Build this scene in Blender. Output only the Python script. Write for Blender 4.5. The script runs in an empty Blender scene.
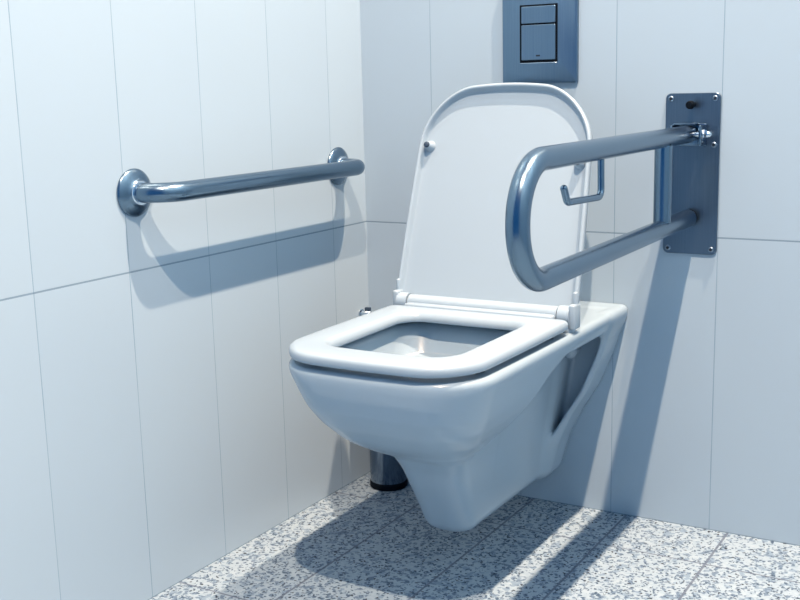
import bpy, bmesh, math
import numpy as np
from mathutils import Vector, Matrix

C = bpy.context.scene.collection
S = bpy.context.scene

# ------------------------------------------------------------------ helpers
def mat(name):
    m = bpy.data.materials.new(name); m.use_nodes = True
    nt = m.node_tree
    return m, nt, nt.nodes['Principled BSDF']

def mesh_obj(name, verts, faces, m, parent=None, smooth=True, angle=40, loc=(0, 0, 0)):
    me = bpy.data.meshes.new(name)
    me.from_pydata([tuple(map(float, v)) for v in verts], [], [tuple(int(i) for i in f) for f in faces])
    return finish(name, me, m, parent, smooth, angle, loc)

def finish(name, me, m, parent=None, smooth=True, angle=40, loc=(0, 0, 0)):
    bm = bmesh.new(); bm.from_mesh(me)
    bmesh.ops.remove_doubles(bm, verts=bm.verts, dist=1e-6)
    bmesh.ops.recalc_face_normals(bm, faces=bm.faces)
    if smooth:
        for f in bm.faces: f.smooth = True
        for e in bm.edges:
            if len(e.link_faces) == 2 and e.calc_face_angle(0) > math.radians(angle):
                e.smooth = False
    bm.to_mesh(me); bm.free()
    me.materials.append(m)
    o = bpy.data.objects.new(name, me); C.objects.link(o)
    o.location = loc
    if parent: o.parent = parent
    return o

def thing(name, label, cat, loc, group=None):
    o = bpy.data.objects.new(name, None); C.objects.link(o)
    o.location = loc; o.empty_display_size = .05
    o['label'] = label; o['category'] = cat
    if group: o['group'] = group
    return o

class MB:
    """collects shapes into one mesh"""
    def __init__(s): s.v = []; s.f = []
    def add(s, v, f):
        n = len(s.v); s.v += [tuple(p) for p in v]; s.f += [tuple(i + n for i in q) for q in f]
        return s
    def box(s, c, h, bev=0.0, seg=3):
        bm = bmesh.new(); bmesh.ops.create_cube(bm, size=2)
        bmesh.ops.scale(bm, vec=h, verts=bm.verts)
        if bev:
            bmesh.ops.bevel(bm, geom=bm.edges[:], offset=bev, segments=seg, profile=.5, affect='EDGES')
        bmesh.ops.translate(bm, vec=c, verts=bm.verts)
        bm.verts.index_update()
        s.add([tuple(v.co) for v in bm.verts], [[v.index for v in f.verts] for f in bm.faces]); bm.free()
        return s
    def lathe(s, prof, origin, axis, n=48):
        """prof = [(radius, height)], spun about axis from origin"""
        ax = Vector(axis).normalized()
        u = ax.orthogonal().normalized(); w = ax.cross(u)
        o = Vector(origin); vs = []; fs = []
        for r, h in prof:
            for i in range(n):
                a = 2 * math.pi * i / n
                vs.append(o + ax * h + (u * math.cos(a) + w * math.sin(a)) * max(r, 1e-5))
        for k in range(len(prof) - 1):
            for i in range(n):
                j = (i + 1) % n
                fs.append((k * n + i, k * n + j, (k + 1) * n + j, (k + 1) * n + i))
        fs.append(tuple(range(n))[::-1]); fs.append(tuple(range((len(prof) - 1) * n, len(prof) * n)))
        return s.add(vs, fs)
    def tube(s, pts, r, n=28, caps=True, round_end=False):
        pts = [Vector(p) for p in pts]; vs = []; fs = []
        if round_end:
            def ext(p, d):  # small domed end
                return [(p + d * (r * .35), r * .9), (p + d * (r * .6), r * .7), (p + d * (r * .8), r * .4)]
            a = ext(pts[0], (pts[0] - pts[1]).normalized())[::-1]
            b = ext(pts[-1], (pts[-1] - pts[-2]).normalized())
            seq = a + [(p, r) for p in pts] + b
        else:
            seq = [(p, r) for p in pts]
        P = [q[0] for q in seq]; m = len(P)
        t0 = (P[1] - P[0]).normalized(); u = t0.orthogonal().normalized(); prev = t0
        for k in range(m):
            if k == 0: t = t0
            elif k == m - 1: t = (P[k] - P[k - 1]).normalized()
            else: t = ((P[k + 1] - P[k]).normalized() + (P[k] - P[k - 1]).normalized()).normalized()
            q = prev.rotation_difference(t); u = (q @ u).normalized(); prev = t
            w = t.cross(u)
            for i in range(n):
                a = 2 * math.pi * i / n
                vs.append(P[k] + (u * math.cos(a) + w * math.sin(a)) * seq[k][1])
        for k in range(m - 1):
            for i in range(n):
                j = (i + 1) % n
                fs.append((k * n + i, k * n + j, (k + 1) * n + j, (k + 1) * n + i))
        if caps:
            fs.append(tuple(range(n))[::-1]); fs.append(tuple(range((m - 1) * n, m * n)))
        return s.add(vs, fs)
    def loft(s, loops, closed=False, caps=True):
        n = len(loops[0]); vs = [p for l in loops for p in l]; fs = []; m = len(loops)
        for k in range(m if closed else m - 1):
            kk = (k + 1) % m
            for i in range(n):
                j = (i + 1) % n
                fs.append((k * n + i, k * n + j, kk * n + j, kk * n + i))
        if caps and not closed:
            fs.append(tuple(range(n))[::-1]); fs.append(tuple(range((m - 1) * n, m * n)))
        return s.add(vs, fs)
    def build(s, name, m, parent=None, smooth=True, angle=40, loc=(0, 0, 0)):
        return mesh_obj(name, s.v, s.f, m, parent, smooth, angle, loc)

def fillet(pts, rad, seg=14):
    """polyline with rounded corners; rad scalar or per inner corner"""
    pts = [Vector(p) for p in pts]; out = [pts[0]]
    for k in range(1, len(pts) - 1):
        r = rad[k - 1] if isinstance(rad, (list, tuple)) else rad
        a = (pts[k - 1] - pts[k]).normalized(); b = (pts[k + 1] - pts[k]).normalized()
        ang = a.angle(b); d = r / math.tan(ang / 2)
        c = pts[k] + (a + b).normalized() * (r / math.sin(ang / 2))
        s = pts[k] + a * d - c; e = pts[k] + b * d - c
        tot = s.angle(e)
        for i in range(seg + 1):
            t = i / seg
            out.append(c + (s * math.sin((1 - t) * tot) + e * math.sin(t * tot)) / math.sin(tot))
    out.append(pts[-1]); return out

def subdiv(pts, step):
    out = [pts[0]]
    for a, b in zip(pts, pts[1:]):
        L = (b - a).length; n = max(1, int(L / step))
        for i in range(1, n + 1): out.append(a.lerp(b, i / n))
    return out

def rrect(cx, cy, hx, hy, r, n=12, r2=None, edge=10):
    """rounded rectangle, fixed vertex count; r for the -y side corners, r2 for the +y side"""
    r2 = r if r2 is None else r2
    pts = []
    cor = [(1, 1, r2, 0), (-1, 1, r2, 90), (-1, -1, r, 180), (1, -1, r, 270)]
    arcs = []
    for sx, sy, rr, a0 in cor:
        rr = max(rr, 1e-4)
        arcs.append([(cx + sx * (hx - rr) + rr * math.cos(math.radians(a0 + 90 * i / n)),
                      cy + sy * (hy - rr) + rr * math.sin(math.radians(a0 + 90 * i / n))) for i in range(n + 1)])
    for k in range(4):
        pts += arcs[k]
        a = arcs[k][-1]; b = arcs[(k + 1) % 4][0]
        for i in range(1, edge):
            t = i / edge; pts.append((a[0] + (b[0] - a[0]) * t, a[1] + (b[1] - a[1]) * t))
    return pts

# ------------------------------------------------------------------ materials
def math_node(nt, op, a, b=None, c=None):
    n = nt.nodes.new('ShaderNodeMath'); n.operation = op
    for i, v in enumerate((a, b, c)):
        if v is None: continue
        if isinstance(v, (int, float)): n.inputs[i].default_value = v
        else: nt.links.new(v, n.inputs[i])
    return n.outputs[0]

def mixc(nt, fac, a, b):
    n = nt.nodes.new('ShaderNodeMix'); n.data_type = 'RGBA'
    if isinstance(fac, (int, float)): n.inputs[0].default_value = fac
    else: nt.links.new(fac, n.inputs[0])
    for i, v in ((6, a), (7, b)):
        if isinstance(v, tuple): n.inputs[i].default_value = (*v, 1)
        else: nt.links.new(v, n.inputs[i])
    return n.outputs[2]

def joint_mask(nt, coord, start, pitch, width):
    """1 on joints of a tile grid at start + k*pitch"""
    sh = math_node(nt, 'ADD', coord, -start + pitch * 50.5)
    md = math_node(nt, 'MODULO', sh, pitch)
    d = math_node(nt, 'ABSOLUTE', math_node(nt, 'SUBTRACT', md, pitch * .5))
    return math_node(nt, 'LESS_THAN', d, width * .5)

TILE_H = .57343
def wall_tile_mat(name, axis, start):
    m, nt, b = mat(name)
    tc = nt.nodes.new('ShaderNodeTexCoord'); sp = nt.nodes.new('ShaderNodeSeparateXYZ')
    nt.links.new(tc.outputs['Object'], sp.inputs[0])
    co = sp.outputs[axis]
    no = nt.nodes.new('ShaderNodeTexNoise'); no.inputs['Scale'].default_value = 9
    nt.links.new(tc.outputs['Object'], no.inputs['Vector'])
    wv = math_node(nt, 'MULTIPLY_ADD', no.outputs[0], .0016, .0006)
    jv = joint_mask(nt, co, start, .2, .0016)
    jv2 = joint_mask(nt, co, start, .2, .0030)
    jh = joint_mask(nt, sp.outputs[2], TILE_H, TILE_H, .0028)
    joint = math_node(nt, 'MAXIMUM', jv, jh)
    # slight tone difference from tile to tile
    cell = math_node(nt, 'FLOOR', math_node(nt, 'DIVIDE', math_node(nt, 'ADD', co, -start + 10), .2))
    wn = nt.nodes.new('ShaderNodeTexWhiteNoise'); wn.noise_dimensions = '1D'
    nt.links.new(cell, wn.inputs['W'])
    tone = mixc(nt, wn.outputs[0], (.355, .465, .57), (.375, .485, .585))
    vfac = math_node(nt, 'MULTIPLY', jv, math_node(nt, 'MULTIPLY_ADD', no.outputs[0], .9, .2))
    col = mixc(nt, vfac, tone, (.16, .26, .37))
    col = mixc(nt, math_node(nt, 'MULTIPLY', jh, .62), col, (.07, .14, .22))
    nt.links.new(col, b.inputs['Base Color'])
    rg = math_node(nt, 'MULTIPLY_ADD', joint, .4, .28)
    nt.links.new(rg, b.inputs['Roughness'])
    b.inputs['Specular IOR Level'].default_value = .4
    bp = nt.nodes.new('ShaderNodeBump'); bp.inputs['Strength'].default_value = .5
    bp.inputs['Distance'].default_value = .0008
    nt.links.new(math_node(nt, 'SUBTRACT', 1.0, math_node(nt, 'MAXIMUM', jv2, jh)), bp.inputs['Height'])
    nt.links.new(bp.outputs[0], b.inputs['Normal'])
    return m

m_back = wall_tile_mat('white_tile_back', 0, .169)
m_left = wall_tile_mat('white_tile_left', 1, -.13065)

def floor_mat():
    m, nt, b = mat('speckled_granite')
    tc = nt.nodes.new('ShaderNodeTexCoord'); sp = nt.nodes.new('ShaderNodeSeparateXYZ')
    nt.links.new(tc.outputs['Object'], sp.inputs[0])
    mp = nt.nodes.new('ShaderNodeMapping'); nt.links.new(tc.outputs['Object'], mp.inputs[0])
    def vor(scale, rnd=1):
        v = nt.nodes.new('ShaderNodeTexVoronoi'); v.inputs['Scale'].default_value = scale
        nt.links.new(mp.outputs[0], v.inputs['Vector'])
        s = nt.nodes.new('ShaderNodeSeparateColor'); nt.links.new(v.outputs['Color'], s.inputs[0])
        return s.outputs
    def noise(scale, detail=4):
        n = nt.nodes.new('ShaderNodeTexNoise'); n.inputs['Scale'].default_value = scale
        n.inputs['Detail'].default_value = detail
        nt.links.new(mp.outputs[0], n.inputs['Vector']); return n.outputs[0]
    # warp the cells a little so the chips are ragged
    nz = nt.nodes.new('ShaderNodeTexNoise'); nz.inputs['Scale'].default_value = 140
    nt.links.new(tc.outputs['Object'], nz.inputs['Vector'])
    vm = nt.nodes.new('ShaderNodeVectorMath'); vm.operation = 'MULTIPLY_ADD'
    nt.links.new(nz.outputs['Color'], vm.inputs[0]); vm.inputs[1].default_value = (.008, .008, .008)
    nt.links.new(tc.outputs['Object'], vm.inputs[2]); nt.links.new(vm.outputs[0], mp.inputs[0])
    a = vor(170); c = vor(270); e = vor(110)
    base = mixc(nt, a[0], (.325, .41, .485), (.27, .355, .44))
    base = mixc(nt, math_node(nt, 'GREATER_THAN', e[1], .86), base, (.19, .27, .36))
    base = mixc(nt, math_node(nt, 'GREATER_THAN', a[1], .83), base, (.12, .18, .26))
    base = mixc(nt, math_node(nt, 'GREATER_THAN', c[2], .88), base, (.05, .09, .15))
    base = mixc(nt, math_node(nt, 'GREATER_THAN', c[1], .97), base, (.02, .03, .05))
    jx = joint_mask(nt, sp.outputs[0], .197, .2025, .0046)
    jy = joint_mask(nt, sp.outputs[1], -.160, .502, .0040)
    gro = mixc(nt, noise(30), (.055, .075, .12), (.13, .17, .24))
    j = math_node(nt, 'MAXIMUM', jx, jy)
    col = mixc(nt, math_node(nt, 'MULTIPLY', j, .85), base, gro)
    nt.links.new(col, b.inputs['Base Color'])
    b.inputs['Roughness'].default_value = .55
    b.inputs['Specular IOR Level'].default_value = .25
    bp = nt.nodes.new('ShaderNodeBump'); bp.inputs['Strength'].default_value = .4
    bp.inputs['Distance'].default_value = .0008
    nt.links.new(math_node(nt, 'SUBTRACT', 1.0, j), bp.inputs['Height'])
    nt.links.new(bp.outputs[0], b.inputs['Normal'])
    return m
m_floor = floor_mat()

def plain(name, col, rough, metal=0, coat=0, spec=.5):
    m, nt, b = mat(name)
    b.inputs['Base Color'].default_value = (*col, 1); b.inputs['Roughness'].default_value = rough
    b.inputs['Metallic'].default_value = metal; b.inputs['Coat Weight'].default_value = coat
    b.inputs['Coat Roughness'].default_value = .05; b.inputs['Specular IOR Level'].default_value = spec
    return m

def brushed(name, c1, c2, rough, stretch):
    m, nt, b = mat(name)
    tc = nt.nodes.new('ShaderNodeTexCoord'); mp = nt.nodes.new('ShaderNodeMapping')
    nt.links.new(tc.outputs['Object'], mp.inputs[0]); mp.inputs['Scale'].default_value = stretch
    n = nt.nodes.new('ShaderNodeTexNoise'); n.inputs['Scale'].default_value = 1; n.inputs['Detail'].default_value = 5
    nt.links.new(mp.outputs[0], n.inputs['Vector'])
    nt.links.new(mixc(nt, n.outputs[0], c1, c2), b.inputs['Base Color'])
    b.inputs['Metallic'].default_value = 1
    nt.links.new(math_node(nt, 'MULTIPLY_ADD', n.outputs[0], .16, rough - .08), b.inputs['Roughness'])
    bp = nt.nodes.new('ShaderNodeBump'); bp.inputs['Strength'].default_value = .03; bp.inputs['Distance'].default_value = .0005
    nt.links.new(n.outputs[0], bp.inputs['Height']); nt.links.new(bp.outputs[0], b.inputs['Normal'])
    return m

m_cer = plain('glazed_ceramic', (.31, .41, .505), .22)
m_seat = plain('white_seat_plastic', (.30, .39, .48), .27)
m_steel = plain('satin_steel', (.155, .235, .32), .24, metal=1)
m_plate = brushed('brushed_plate_steel', (.10, .155, .215), (.145, .205, .28), .36, (420, 420, 8))
m_flush = brushed('brushed_flush_steel', (.115, .195, .29), (.165, .255, .36), .36, (420, 420, 8))
m_chrome = plain('chrome', (.62, .72, .82), .1, metal=1)
m_brushpot = plain('brush_pot_steel', (.20, .26, .34), .2, metal=1)
m_black = plain('black_rubber', (.002, .005, .010), .6, spec=.08)
m_gap_shade = plain('painted_gap_shade', (.004, .007, .012), .6, spec=.05)
m_screw = plain('screw_steel', (.20, .27, .35), .35, metal=1)
m_dkbolt = plain('dark_socket', (.01, .015, .025), .35)
m_grey = plain('grey_buffer_rubber', (.035, .06, .10), .5, spec=.2)
m_right = plain('grey_blue_wall', (.24, .37, .50), .6)

# ------------------------------------------------------------------ room
RX, RY, RZ = 2.1, -2.7, 3.6
def slab(name, c, h, m):
    o = MB().box((0, 0, 0), h).build(name, m, smooth=False)
    # keep object coordinates equal to world coordinates for the tile grid
    for v in o.data.vertices: v.co = v.co + Vector(c)
    o['kind'] = 'structure'; return o
slab('wall_back', (RX / 2, .05, RZ / 2), (RX / 2 + .1, .05, RZ / 2), m_back)
slab('wall_left', (-.05, RY / 2, RZ / 2), (.05, -RY / 2, RZ / 2), m_left)
slab('wall_right', (RX + .05, RY / 2, RZ / 2), (.05, -RY / 2, RZ / 2), m_right)
slab('floor', (RX / 2, RY / 2, -.05), (RX / 2 + .1, -RY / 2 + .1, .05), m_floor)

# ------------------------------------------------------------------ toilet (signed distance field -> surface)
CX = .4145          # centre line
ZT = .433           # rim height
def sm_min(a, b, k):
    h = np.clip(.5 + .5 * (b - a) / k, 0, 1); return b * (1 - h) + a * h - k * h * (1 - h)
def sm_max(a, b, k): return -sm_min(-a, -b, k)
def box2(x, y, hx, hy, r):
    qx = np.abs(x) - hx + r; qy = np.abs(y) - hy + r
    return np.sqrt(np.maximum(qx, 0) ** 2 + np.maximum(qy, 0) ** 2) + np.minimum(np.maximum(qx, qy), 0) - r
def slabcut(d2, z, z0, z1, r):
    dz = np.abs(z - (z0 + z1) / 2) - (z1 - z0) / 2
    a = d2 + r; b = dz + r
    return np.sqrt(np.maximum(a, 0) ** 2 + np.maximum(b, 0) ** 2) + np.minimum(np.maximum(a, b), 0) - r

def lerp_tab(z, tab):
    zs = [t[0] for t in tab]; vs = [t[1] for t in tab]; return np.interp(z, zs, vs)
def smooth_tab(z, tab):
    # monotone-ish smooth interpolation through the table
    zs = np.array([t[0] for t in tab]); vs = np.array([t[1] for t in tab])
    fine = np.linspace(zs[0], zs[-1], 400); f = np.interp(fine, zs, vs)
    k = np.hanning(41); k /= k.sum()
    f2 = np.convolve(np.pad(f, 20, mode='edge'), k, mode='valid')
    return np.interp(z, fine, f2)

BW = [(.230, .040), (.245, .064), (.262, .090), (.285, .113), (.300, .127), (.330, .147), (.353, .158), (.39, .172), (.415, .182), (.43, .184), (.46, .184)]   # bowl half width
BF = [(.230, .470), (.245, .510), (.262, .550), (.285, .592), (.300, .613), (.330, .645), (.360, .668), (.39, .681), (.415, .687), (.46, .689)]   # bowl front
BR = [(.230, .46), (.285, .44), (.300, .42), (.318, .385), (.345, .360), (.372, .332), (.40, .28), (.46, .25)]  # bowl rear
PW = [(.05, .046), (.09, .048), (.15, .055), (.22, .065), (.27, .074), (.36, .088)]
PF = [(.05, .425), (.09, .432), (.15, .462), (.22, .500), (.27, .540), (.36, .60)]
FW = [(.03, .040), (.075, .034), (.10, .045), (.158, .066), (.22, .099), (.27, .130), (.35, .163), (.415, .180), (.5, .182)]   # wall flange half width
def toilet_sdf(x, p, z):
    W = smooth_tab(z, BW); F = smooth_tab(z, BF) - .35 * x * x; R = smooth_tab(z, BR)
    rc = np.clip(W * .52, .03, .090)
    body = slabcut(box2(x, p - (F - .08) / 2, W, (F + .08) / 2, rc), z, .240, ZT, .011)
    # underside: everything behind the bowl and below the deck is open
    cut = sm_max((p - R) * .8, z - .3905, .012)
    body = sm_max(body, -cut, .016)
    # pedestal with the trap
    pw = smooth_tab(z, PW); pf = smooth_tab(z, PF)
    ped = slabcut(box2(x, p - pf / 2, pw, pf / 2, np.minimum(pw * .8, .05)), z, .086, .40, .020)
    # flange on the wall, its face slightly recessed inside a raised edge
    fw = smooth_tab(z, FW)
    fl = slabcut(box2(x, p - .01, fw, .078, .012), z, .089, ZT - .004, .010)
    low = sm_min(fl, ped, .044)
    rec = slabcut(box2(x, p - .195, fw - .012, .150, .006), z, .105, .60, .006)
    low = sm_max(low, -sm_max(rec, -(ped - .003), .008), .006)
    d = sm_min(body, low, .016)
    d = sm_max(d, -(p - .001), .002)
    # bowl cavity, sloping in towards the water
    t = np.clip((ZT - z) / .16, 0, 1)
    cw = np.minimum(.132 - .073 * t ** 1.7, W - .018); cf = np.minimum(.632 - .13 * t ** 1.3, F - .03)
    cr = np.maximum(.300 + .09 * t, R + .016)
    cav = slabcut(box2(x, p - (cf + cr) / 2, cw, (cf - cr) / 2, np.minimum(cw * .7, .06)), z, .275, .60, .02)
    d = sm_max(d, -cav, .014)
    return d

def surface_net(fn, lo, hi, step):
    xs = [np.arange(lo[i], hi[i] + step, step) for i in range(3)]
    X, Y, Z = np.meshgrid(*xs, indexing='ij')
    V = fn(X, Y, Z).astype(np.float64)
    ins = V < 0
    nx, ny, nz = V.shape
    acc = np.zeros((nx - 1, ny - 1, nz - 1, 3)); cnt = np.zeros((nx - 1, ny - 1, nz - 1))
    corners = [(i, j, k) for i in (0, 1) for j in (0, 1) for k in (0, 1)]
    def sl(c): return tuple(slice(c[d], c[d] + (nx - 1, ny - 1, nz - 1)[d]) for d in range(3))
    for a in corners:
        for d in range(3):
            if a[d] == 1: continue
            b = list(a); b[d] = 1; b = tuple(b)
            va = V[sl(a)]; vb = V[sl(b)]
            cr = (va < 0) != (vb < 0)
            t = np.where(cr, va / np.where(cr, va - vb, 1), 0)
            for e in range(3):
                acc[..., e] += np.where(cr, a[e] + (t if e == d else 0), 0)
            cnt += cr
    on = cnt > 0
    idx = -np.ones(on.shape, dtype=np.int64); idx[on] = np.arange(on.sum())
    g = np.argwhere(on)
    P = np.array(lo) + (g + acc[on] / cnt[on][:, None]) * step
    faces = []
    for d in range(3):
        e, f = [(1, 2), (2, 0), (0, 1)][d]
        sa = [slice(0, None)] * 3; sb = [slice(0, None)] * 3
        sa[d] = slice(0, -1); sb[d] = slice(1, None)
        A = ins[tuple(sa)]; B = ins[tuple(sb)]
        q = np.argwhere(A != B)
        q = q[(q[:, e] > 0) & (q[:, f] > 0) & (q[:, e] < V.shape[e] - 1) & (q[:, f] < V.shape[f] - 1)]
        flip = A[tuple(q.T)]
        def at(de, df):
            r = q.copy(); r[:, e] -= de; r[:, f] -= df; return idx[tuple(r.T)]
        quad = np.stack([at(1, 1), at(0, 1), at(0, 0), at(1, 0)], 1)
        quad[~flip] = quad[~flip][:, ::-1]
        faces.append(quad)
    F = np.concatenate(faces)
    # pull vertices exactly onto the surface
    h = step * .25
    for _ in range(3):
        v = fn(P[:, 0], P[:, 1], P[:, 2])
        gx = (fn(P[:, 0] + h, P[:, 1], P[:, 2]) - fn(P[:, 0] - h, P[:, 1], P[:, 2])) / (2 * h)
        gy = (fn(P[:, 0], P[:, 1] + h, P[:, 2]) - fn(P[:, 0], P[:, 1] - h, P[:, 2])) / (2 * h)
        gz = (fn(P[:, 0], P[:, 1], P[:, 2] + h) - fn(P[:, 0], P[:, 1], P[:, 2] - h)) / (2 * h)
        G = np.stack([gx, gy, gz], 1); n2 = np.maximum((G ** 2).sum(1), .25)
        st = -(v / n2)[:, None] * G
        P = P + np.clip(st, -step, step) * .8
    return P, F

toilet = thing('toilet', 'white wall-hung ceramic toilet with raised lid, mounted on the back tiled wall', 'toilet', (CX, 0, 0))
P, F = surface_net(toilet_sdf, (-.2, -.008, .06), (.2, .73, .455), .0038)
P[:, 1] = -np.maximum(P[:, 1], .0002)
me = bpy.data.meshes.new('bowl')
me.vertices.add(len(P)); me.vertices.foreach_set('co', P.astype(np.float32).ravel())
me.loops.add(len(F) * 4); me.loops.foreach_set('vertex_index', F.astype(np.int32).ravel())
me.polygons.add(len(F)); me.polygons.foreach_set('loop_start', np.arange(0, len(F) * 4, 4, dtype=np.int32))
me.polygons.foreach_set('loop_total', np.full(len(F), 4, dtype=np.int32))
me.polygons.foreach_set('use_smooth', np.ones(len(F), dtype=bool))
me.update(); me.validate()
bm = bmesh.new(); bm.from_mesh(me); bmesh.ops.recalc_face_normals(bm, faces=bm.faces)
bmesh.ops.smooth_vert(bm, verts=bm.verts, factor=.35, use_axis_x=True, use_axis_y=True, use_axis_z=True)
bm.to_mesh(me); bm.free()
me.materials.append(m_cer)
bowl = bpy.data.objects.new('bowl', me); C.objects.link(bowl); bowl.parent = toilet

# water in the bowl
m_water, ntw, bw = mat('bowl_water')
bw.inputs['Base Color'].default_value = (.55, .70, .80, 1); bw.inputs['Roughness'].default_value = .03
bw.inputs['Transmission Weight'].default_value = .9; bw.inputs['IOR'].default_value = 1.33
wl = rrect(0, -.47, .074, .085, .05)
MB().loft([[(x, y, .282) for x, y in wl], [(x, y, .312) for x, y in wl]]).build('water', m_water, toilet)

# seat ring -----------------------------------------------------------------
def seat_shape(x, y):
    # y local = -(distance from wall). bulge the front slightly, draw in the sides towards the front
    p = -y
    t = max(0, (p - .30) / .40)
    x2 = x * (1 - .042 * t * t)
    y2 = y + .35 * x2 * x2 * max(0, min(1, (p - .45) / .2))
    return x2, y2
def seat_loop(inset, z, outer=True):
    if outer: pts = rrect(0, -.4900, .180 - inset, .2030 - inset, .086 - inset * .6, r2=.014)
    else: pts = rrect(0, -.480, .118 + inset, .143 + inset, .042 + inset, r2=.040 + inset)
    return [(*seat_shape(x, y), z) for x, y in pts]
Z0, Z1 = .4415, .4600
loops = [seat_loop(.006, Z0), seat_loop(.0015, Z0 + .002), seat_loop(0, Z0 + .006), seat_loop(0, Z1 - .007), seat_loop(.0015, Z1 - .0035), seat_loop(.004, Z1 - .0012), seat_loop(.009, Z1),
         seat_loop(.018, Z1 + .0006),
         seat_loop(.014, Z1 + .0002, False), seat_loop(.009, Z1 - .0006, False), seat_loop(.005, Z1 - .004, False), seat_loop(.002, Z1 - .009, False), seat_loop(0, Z1 - .016, False), seat_loop(.002, Z0, False)]
sb = MB().loft(loops, closed=True, caps=False)
seat = sb.build('seat', m_seat, toilet, angle=60)
# raised rear barrel of the seat between the lid knuckles
HY, HZ = -.268, .4620
MB().tube([(-.150, HY, HZ), (.150, HY, HZ)], .0150, n=36).build('hinge_barrel', m_seat, seat)
MB().box((0, -.278, .4530), (.149, .020, .0115), .004).build('seat_shoulder', m_seat, seat)
# buffers under the seat
for sx in (-1, 1):
    MB().lathe([(.007, 0), (.0075, .001), (.0075, .0048), (.006, .0062)], (sx * .150, -.58, ZT - .0006), (0, 0, 1), 20).build('seat_buffer', m_grey, seat)
    MB().lathe([(.007, 0), (.0075, .001), (.0075, .0048), (.006, .0062)], (sx * .158, -.33, ZT - .0006), (0, 0, 1), 20).build('seat_buffer', m_grey, seat)

# lid ------------------------------------------------------------------------
lean = math.atan2(.126, .405)
lid_e = Matrix.Translation((0, HY, HZ)) @ Matrix.Rotation(-lean, 4, 'X')
LH = .421   # top of the lid above the hinge axis along the lid
def lid_outline(inset):
    w = .183 - inset; y0, y1 = .008 + inset * 0, LH - inset
    r = .105 - inset
    pts = rrect(0, (y0 + y1) / 2, w, (y1 - y0) / 2, .004, r2=r, n=16, edge=16)
    out = []
    for x, v in pts:
        t = max(0, v / LH)
        x2 = x * (1 - .080 * t ** 1.5)
        v2 = v - .75 * x2 * x2 * max(0, (t - .5) * 2)
        out.append((x2, v2))
    return out
def L(pts, d):  # lid plane -> local coordinates; d towards the viewer
    return [tuple(lid_e @ Vector((x, -d, v))) for x, v in pts]
th = .0135
lb = MB().loft([L(lid_outline(.012), -.0125), L(lid_outline(.004), -.0105), L(lid_outline(0), -.006), L(lid_outline(0), th - .010), L(lid_outline(.0012), th - .008),
                L(lid_outline(.004), th - .0068), L(lid_outline(.0064), th - .0076), L(lid_outline(.0078), th - .0095), L(lid_outline(.0098), -.0035), L(lid_outline(.0112), -.0056), L(lid_outline(.0140), -.0064), L(lid_outline(.03), -.0066)])
lid = lb.build('lid', m_seat, toilet, angle=60)
for sx, v in ((-1, .300), (1, .262)):
    pass
for sx in (-1, 1):
    v = .302 if sx < 0 else .272
    o = lid_e @ Vector((sx * .1545, .0064, v)); ax = (lid_e.to_3x3() @ Vector((0, -1, 0)))
    MB().lathe([(.0115, 0), (.0100, .004), (.0080, .011), (.0062, .0145)], o, ax, 28).build('lid_buffer', m_seat, lid)
    o2 = o + ax * .0143
    MB().lathe([(.0056, 0), (.0056, .003), (.0045, .0045), (.002, .0052)], o2, ax, 20).build('buffer_tip', m_grey, lid)
# lid knuckles
for sx in (-1, 1):
    k = MB().tube([(sx * .1525, HY, HZ), (sx * .174, HY, HZ)], .0172, n=36)
    k.box((sx * .1780, HY + .003, HZ - .001), (.0062, .0150, .0225), .004)
    k.box((sx * .1790, HY + .0075, HZ + .022), (.0036, .0080, .020), .003)
    k.build('lid_knuckle', m_seat, lid)
    MB().lathe([(.013, 0), (.0135, .002), (.0135, .010), (.011, .013)], (sx * .165, HY + .004, ZT - .0005), (0, 0, 1), 28).build('hinge_post', m_seat, toilet)
# side bolt caps below the deck
for sx in (-1, 1):
    MB().lathe([(.0075, -.045), (.0075, -.004), (.0140, -.003), (.0150, .008), (.0135, .013), (.008, .0170), (0, .0185)], (sx * .098, -.078, .351), (0, -1, 0), 28).build('bolt_cap', m_seat, toilet)

# ------------------------------------------------------------------ flush plate
fp = thing('flush_plate', 'brushed steel dual flush plate on the back wall above the toilet lid', 'flush plate', (.4150, 0, .9610))
FWd, FHt = .0785, .0985
fpb = MB().loft([[(x, 0 - .0005, z) for x, z in rrect(0, 0, FWd, FHt, .003)], [(x, -.0075, z) for x, z in rrect(0, 0, FWd, FHt, .003)],
                 [(x, -.0095, z) for x, z in rrect(0, 0, FWd - .0012, FHt - .0012, .003)], [(x, -.0100, z) for x, z in rrect(0, 0, FWd - .003, FHt - .003, .003)]])
fpb.build('plate', m_flush, fp, angle=30)
MB().box((-.0005, -.0101, -.0035), (.0396, .0005, .0549), .0003, 1).build('gap_shade_panel', m_gap_shade, fp, smooth=False)  # near-black panel proud of the plate, painting the shade in the button gaps
def fbutton(name, zc, hz):
    b = MB().loft([[(x - .0005, -.0104, z + zc) for x, z in rrect(0, 0, .0355, hz, .002)], [(x - .0005, -.0122, z + zc) for x, z in rrect(0, 0, .0355, hz, .002)],
                   [(x - .0005, -.0128, z + zc) for x, z in rrect(0, 0, .0347, hz - .0008, .0016)]])
    return b.build(name, m_flush, fp, angle=30)
fbutton('small_flush_button', .0320, .0160)
MB().box((-.0005, -.0106, -.0593), (.0385, .0008, .0007), .0003, 1).build('lit_edge_strip', m_chrome, fp)  # bright strip added as the lit lower chamfer, highlight put into the material
bb = fbutton('large_flush_button', -.0203, .0333)
# tiny dark maker's mark at the foot of the large button
MB().box((-.0005, -.0130, -.0455), (.0042, .0003, .0015)).build('mark', m_dkbolt, bb, smooth=False)

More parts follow.
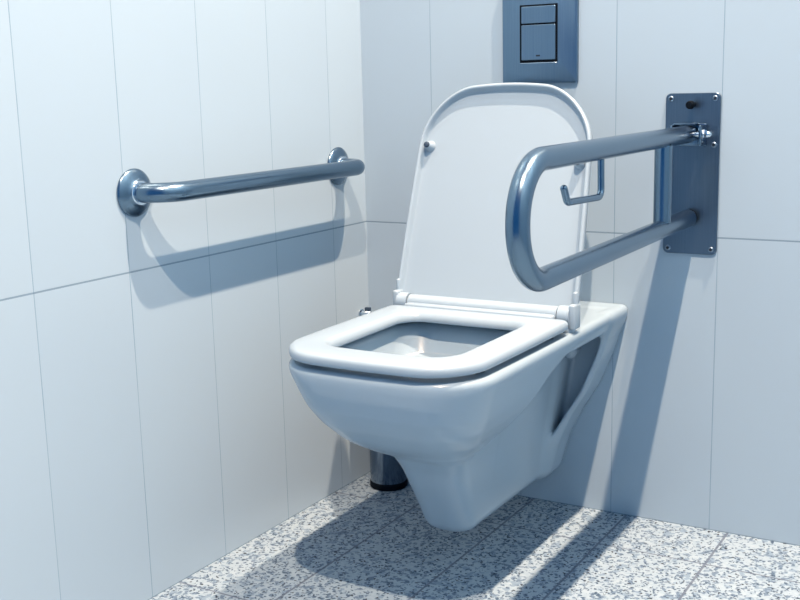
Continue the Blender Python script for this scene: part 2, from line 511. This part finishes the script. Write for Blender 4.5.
# ------------------------------------------------------------------ left wall grab bar
BZ = .7025
gb = thing('grab_bar', 'straight satin steel grab bar fixed to the left tiled wall on two round flanges', 'grab bar', (0, -.41, BZ))
Y1, Y2 = -.708 + .41, -.1060 + .41
bx = .0665
pts = fillet([(.004, Y1, 0), (bx, Y1, 0), (bx, Y2, 0), (.004, Y2, 0)], [.052, .040], 16)
MB().tube(subdiv(pts, .02), .0162, n=36).build('rail', m_steel, gb)
for y in (Y1, Y2):
    fl = MB().lathe([(.0392, .0004), (.0395, .0012), (.0395, .003), (.0375, .0052), (.031, .0088), (.0245, .0115), (.0215, .0130), (.0200, .0150), (.0190, .0158), (.0172, .0158)], (0, y, 0), (1, 0, 0), 64).build('flange', m_steel, gb, angle=50)
    MB().lathe([(.0172, .012), (.0198, .0125), (.0203, .016), (.0193, .0178), (.0172, .0180)], (0, y, 0), (1, 0, 0), 48).build('collar', m_chrome, fl)

# ------------------------------------------------------------------ fold-down rail on the back wall
fr = thing('folding_support_rail', 'hinged steel support rail looping out beside the toilet, bolted to the back wall', 'support rail', (.7175, 0, .69))
plate = MB().loft([[(x, -.0004, z) for x, z in rrect(0, 0, .0505, .1485, .010)], [(x, -.0042, z) for x, z in rrect(0, 0, .0505, .1485, .010)],
                   [(x, -.0050, z) for x, z in rrect(0, 0, .0497, .1477, .0095)]])
pl = plate.build('wall_plate', m_plate, fr, angle=30)
def screw(x, z):
    s = MB().lathe([(.0052, .0), (.0052, .0012), (.0042, .0022), (.0030, .0026)], (x, -.0049, z), (0, -1, 0), 24).build('screw', m_screw, pl)
    MB().lathe([(.0030, .0), (.0030, .0007)], (x, -.0072, z), (0, -1, 0), 6).build('screw_socket', m_dkbolt, s, smooth=False)
for x, z in ((-.0405, .1385), (.0405, .1385), (-.0405, -.1385), (.0405, -.1385), (.0405, .0545), (-.0405, .0545)): screw(x, z)
MB().lathe([(.0045, 0), (.0045, .016), (.0070, .017), (.0078, .021), (.0074, .028), (.0055, .031)], (0.002, -.0048, .1275), (0, -1, 0), 28).build('rubber_stop', m_black, fr)
TZ, LZ0, LZ1 = .075, -.0795, -.0855
loop = fillet([(0, -.030, TZ), (0, -.776, TZ), (0, -.776, LZ1), (0, -.0185, LZ0)], [.078, .078], 22)
MB().tube(subdiv(loop, .02), .0160, n=40).build('rail_loop', m_steel, fr)
MB().lathe([(.0142, 0), (.0142, .014)], (0, -.0048, LZ0), (0, -1, 0), 32).build('end_buffer', m_black, fr)
MB().tube([(0, -.176, TZ - .012), (0, -.176, LZ0 + .010)], .0152, n=36).build('upright', m_steel, fr)
hk = fillet([(0, -.480, TZ - .010), (0, -.478, TZ - .071), (0, -.611, TZ - .066), (0, -.624, TZ - .045)], [.012, .010], 8)
MB().tube(subdiv(hk, .02), .0052, n=20, round_end=True).build('roll_holder', m_steel, fr)
# hinge bracket
br = MB()
br.box((0, -.0075, TZ - .002), (.0270, .0024, .0205), .001)
for sx in (-1, 1):
    br.box((sx * .0262, -.028, TZ - .002), (.0020, .0225, .0185), .0015)
br.box((-.006, -.022, TZ + .0185), (.0200, .018, .0012), .0008)
bk = br.build('hinge_bracket', m_steel, fr, angle=30)
MB().tube([(-.031, -.034, TZ), (.034, -.034, TZ)], .0052, n=20).build('pivot_bolt', m_chrome, bk)
for sx in (-1, 1):
    MB().lathe([(.0098, .0), (.0098, .0018)], (sx * .0284, -.034, TZ), (sx, 0, 0), 28).build('washer', m_chrome, bk)
    MB().lathe([(.0078, .0), (.0078, .0055)], (sx * .0300, -.034, TZ), (sx, 0, 0), 6).build('hex_nut', m_chrome, bk, angle=20)
    MB().lathe([(.0062, .0), (.0060, .003), (.0045, .0060), (.002, .0078), (0, .008)], (sx * .0354, -.034, TZ), (sx, 0, 0), 24).build('nut_dome', m_chrome, bk)

# ------------------------------------------------------------------ toilet brush pot, small fitting
bp_ = thing('toilet_brush_holder', 'steel cylinder toilet brush holder with black foot standing on the floor behind the bowl', 'brush holder', (.083, -.070, 0))
MB().lathe([(.040, .0), (.0415, .002), (.0415, .012), (.040, .014)], (0, 0, .0005), (0, 0, 1), 56).build('foot', m_black, bp_)
MB().lathe([(.0395, .0), (.0400, .001), (.0400, .262), (.0392, .266), (.0345, .266), (.0345, .262)], (0, 0, .0145), (0, 0, 1), 64).build('canister', m_brushpot, bp_)
MB().lathe([(.0355, 0), (.0362, .003), (.0345, .008), (.008, .011), (.0065, .014), (.0065, .058), (.0050, .063)], (0, 0, .2800), (0, 0, 1), 40).build('brush_handle', m_brushpot, bp_)
fit = thing('pipe_fitting', 'small chrome fitting on the left wall in the corner beside the toilet', 'fitting', (0, -.034, .3735))
MB().lathe([(.010, .0004), (.010, .003), (.006, .005), (.006, .014), (.0085, .015), (.0085, .024), (.007, .026)], (0, 0, 0), (1, 0, 0), 24).build('valve_body', m_chrome, fit)
MB().box((.019, 0, .009), (.006, .0045, .006), .001).build('valve_knob', m_grey, fit)

# ------------------------------------------------------------------ light
def disk(name, loc, power, size):
    l = bpy.data.lights.new(name, 'AREA'); l.shape = 'DISK'; l.size = size; l.energy = power; l.color = (1, .745, .535)
    l.spread = math.radians(170)
    o = bpy.data.objects.new(name, l); C.objects.link(o); o.location = loc
    return o
disk('downlight', (1.23, -.30, 3.42), 145, .05)
disk('downlight', (1.23, -1.90, 3.42), 150, .05)
w = bpy.data.worlds.new('world'); S.world = w; w.use_nodes = True
nt = w.node_tree; bg = nt.nodes['Background']
bg.inputs[0].default_value = (.05, .40, .92, 1); bg.inputs[1].default_value = .52

# ------------------------------------------------------------------ camera
yaw, pit, rol = .53576, -.19009, -.02449
cam = bpy.data.cameras.new('camera'); co = bpy.data.objects.new('camera', cam); C.objects.link(co)
Fw = Vector((-math.sin(yaw) * math.cos(pit), math.cos(yaw) * math.cos(pit), math.sin(pit)))
R = Vector((math.cos(yaw), math.sin(yaw), 0)); U = R.cross(Fw)
R2 = R * math.cos(rol) + U * math.sin(rol); U2 = -R * math.sin(rol) + U * math.cos(rol)
M = Matrix((R2, U2, -Fw)).transposed().to_4x4(); M.translation = Vector((1.29518, -2.04463, .86107))
co.matrix_world = M
cam.sensor_width = 36; cam.lens = 1104.1 / 800 * 36; cam.clip_start = .02
S.camera = co

S.view_settings.view_transform = 'Standard'; S.view_settings.look = 'None'
S.view_settings.exposure = .09; S.view_settings.gamma = 1; S.view_settings.use_curve_mapping = False
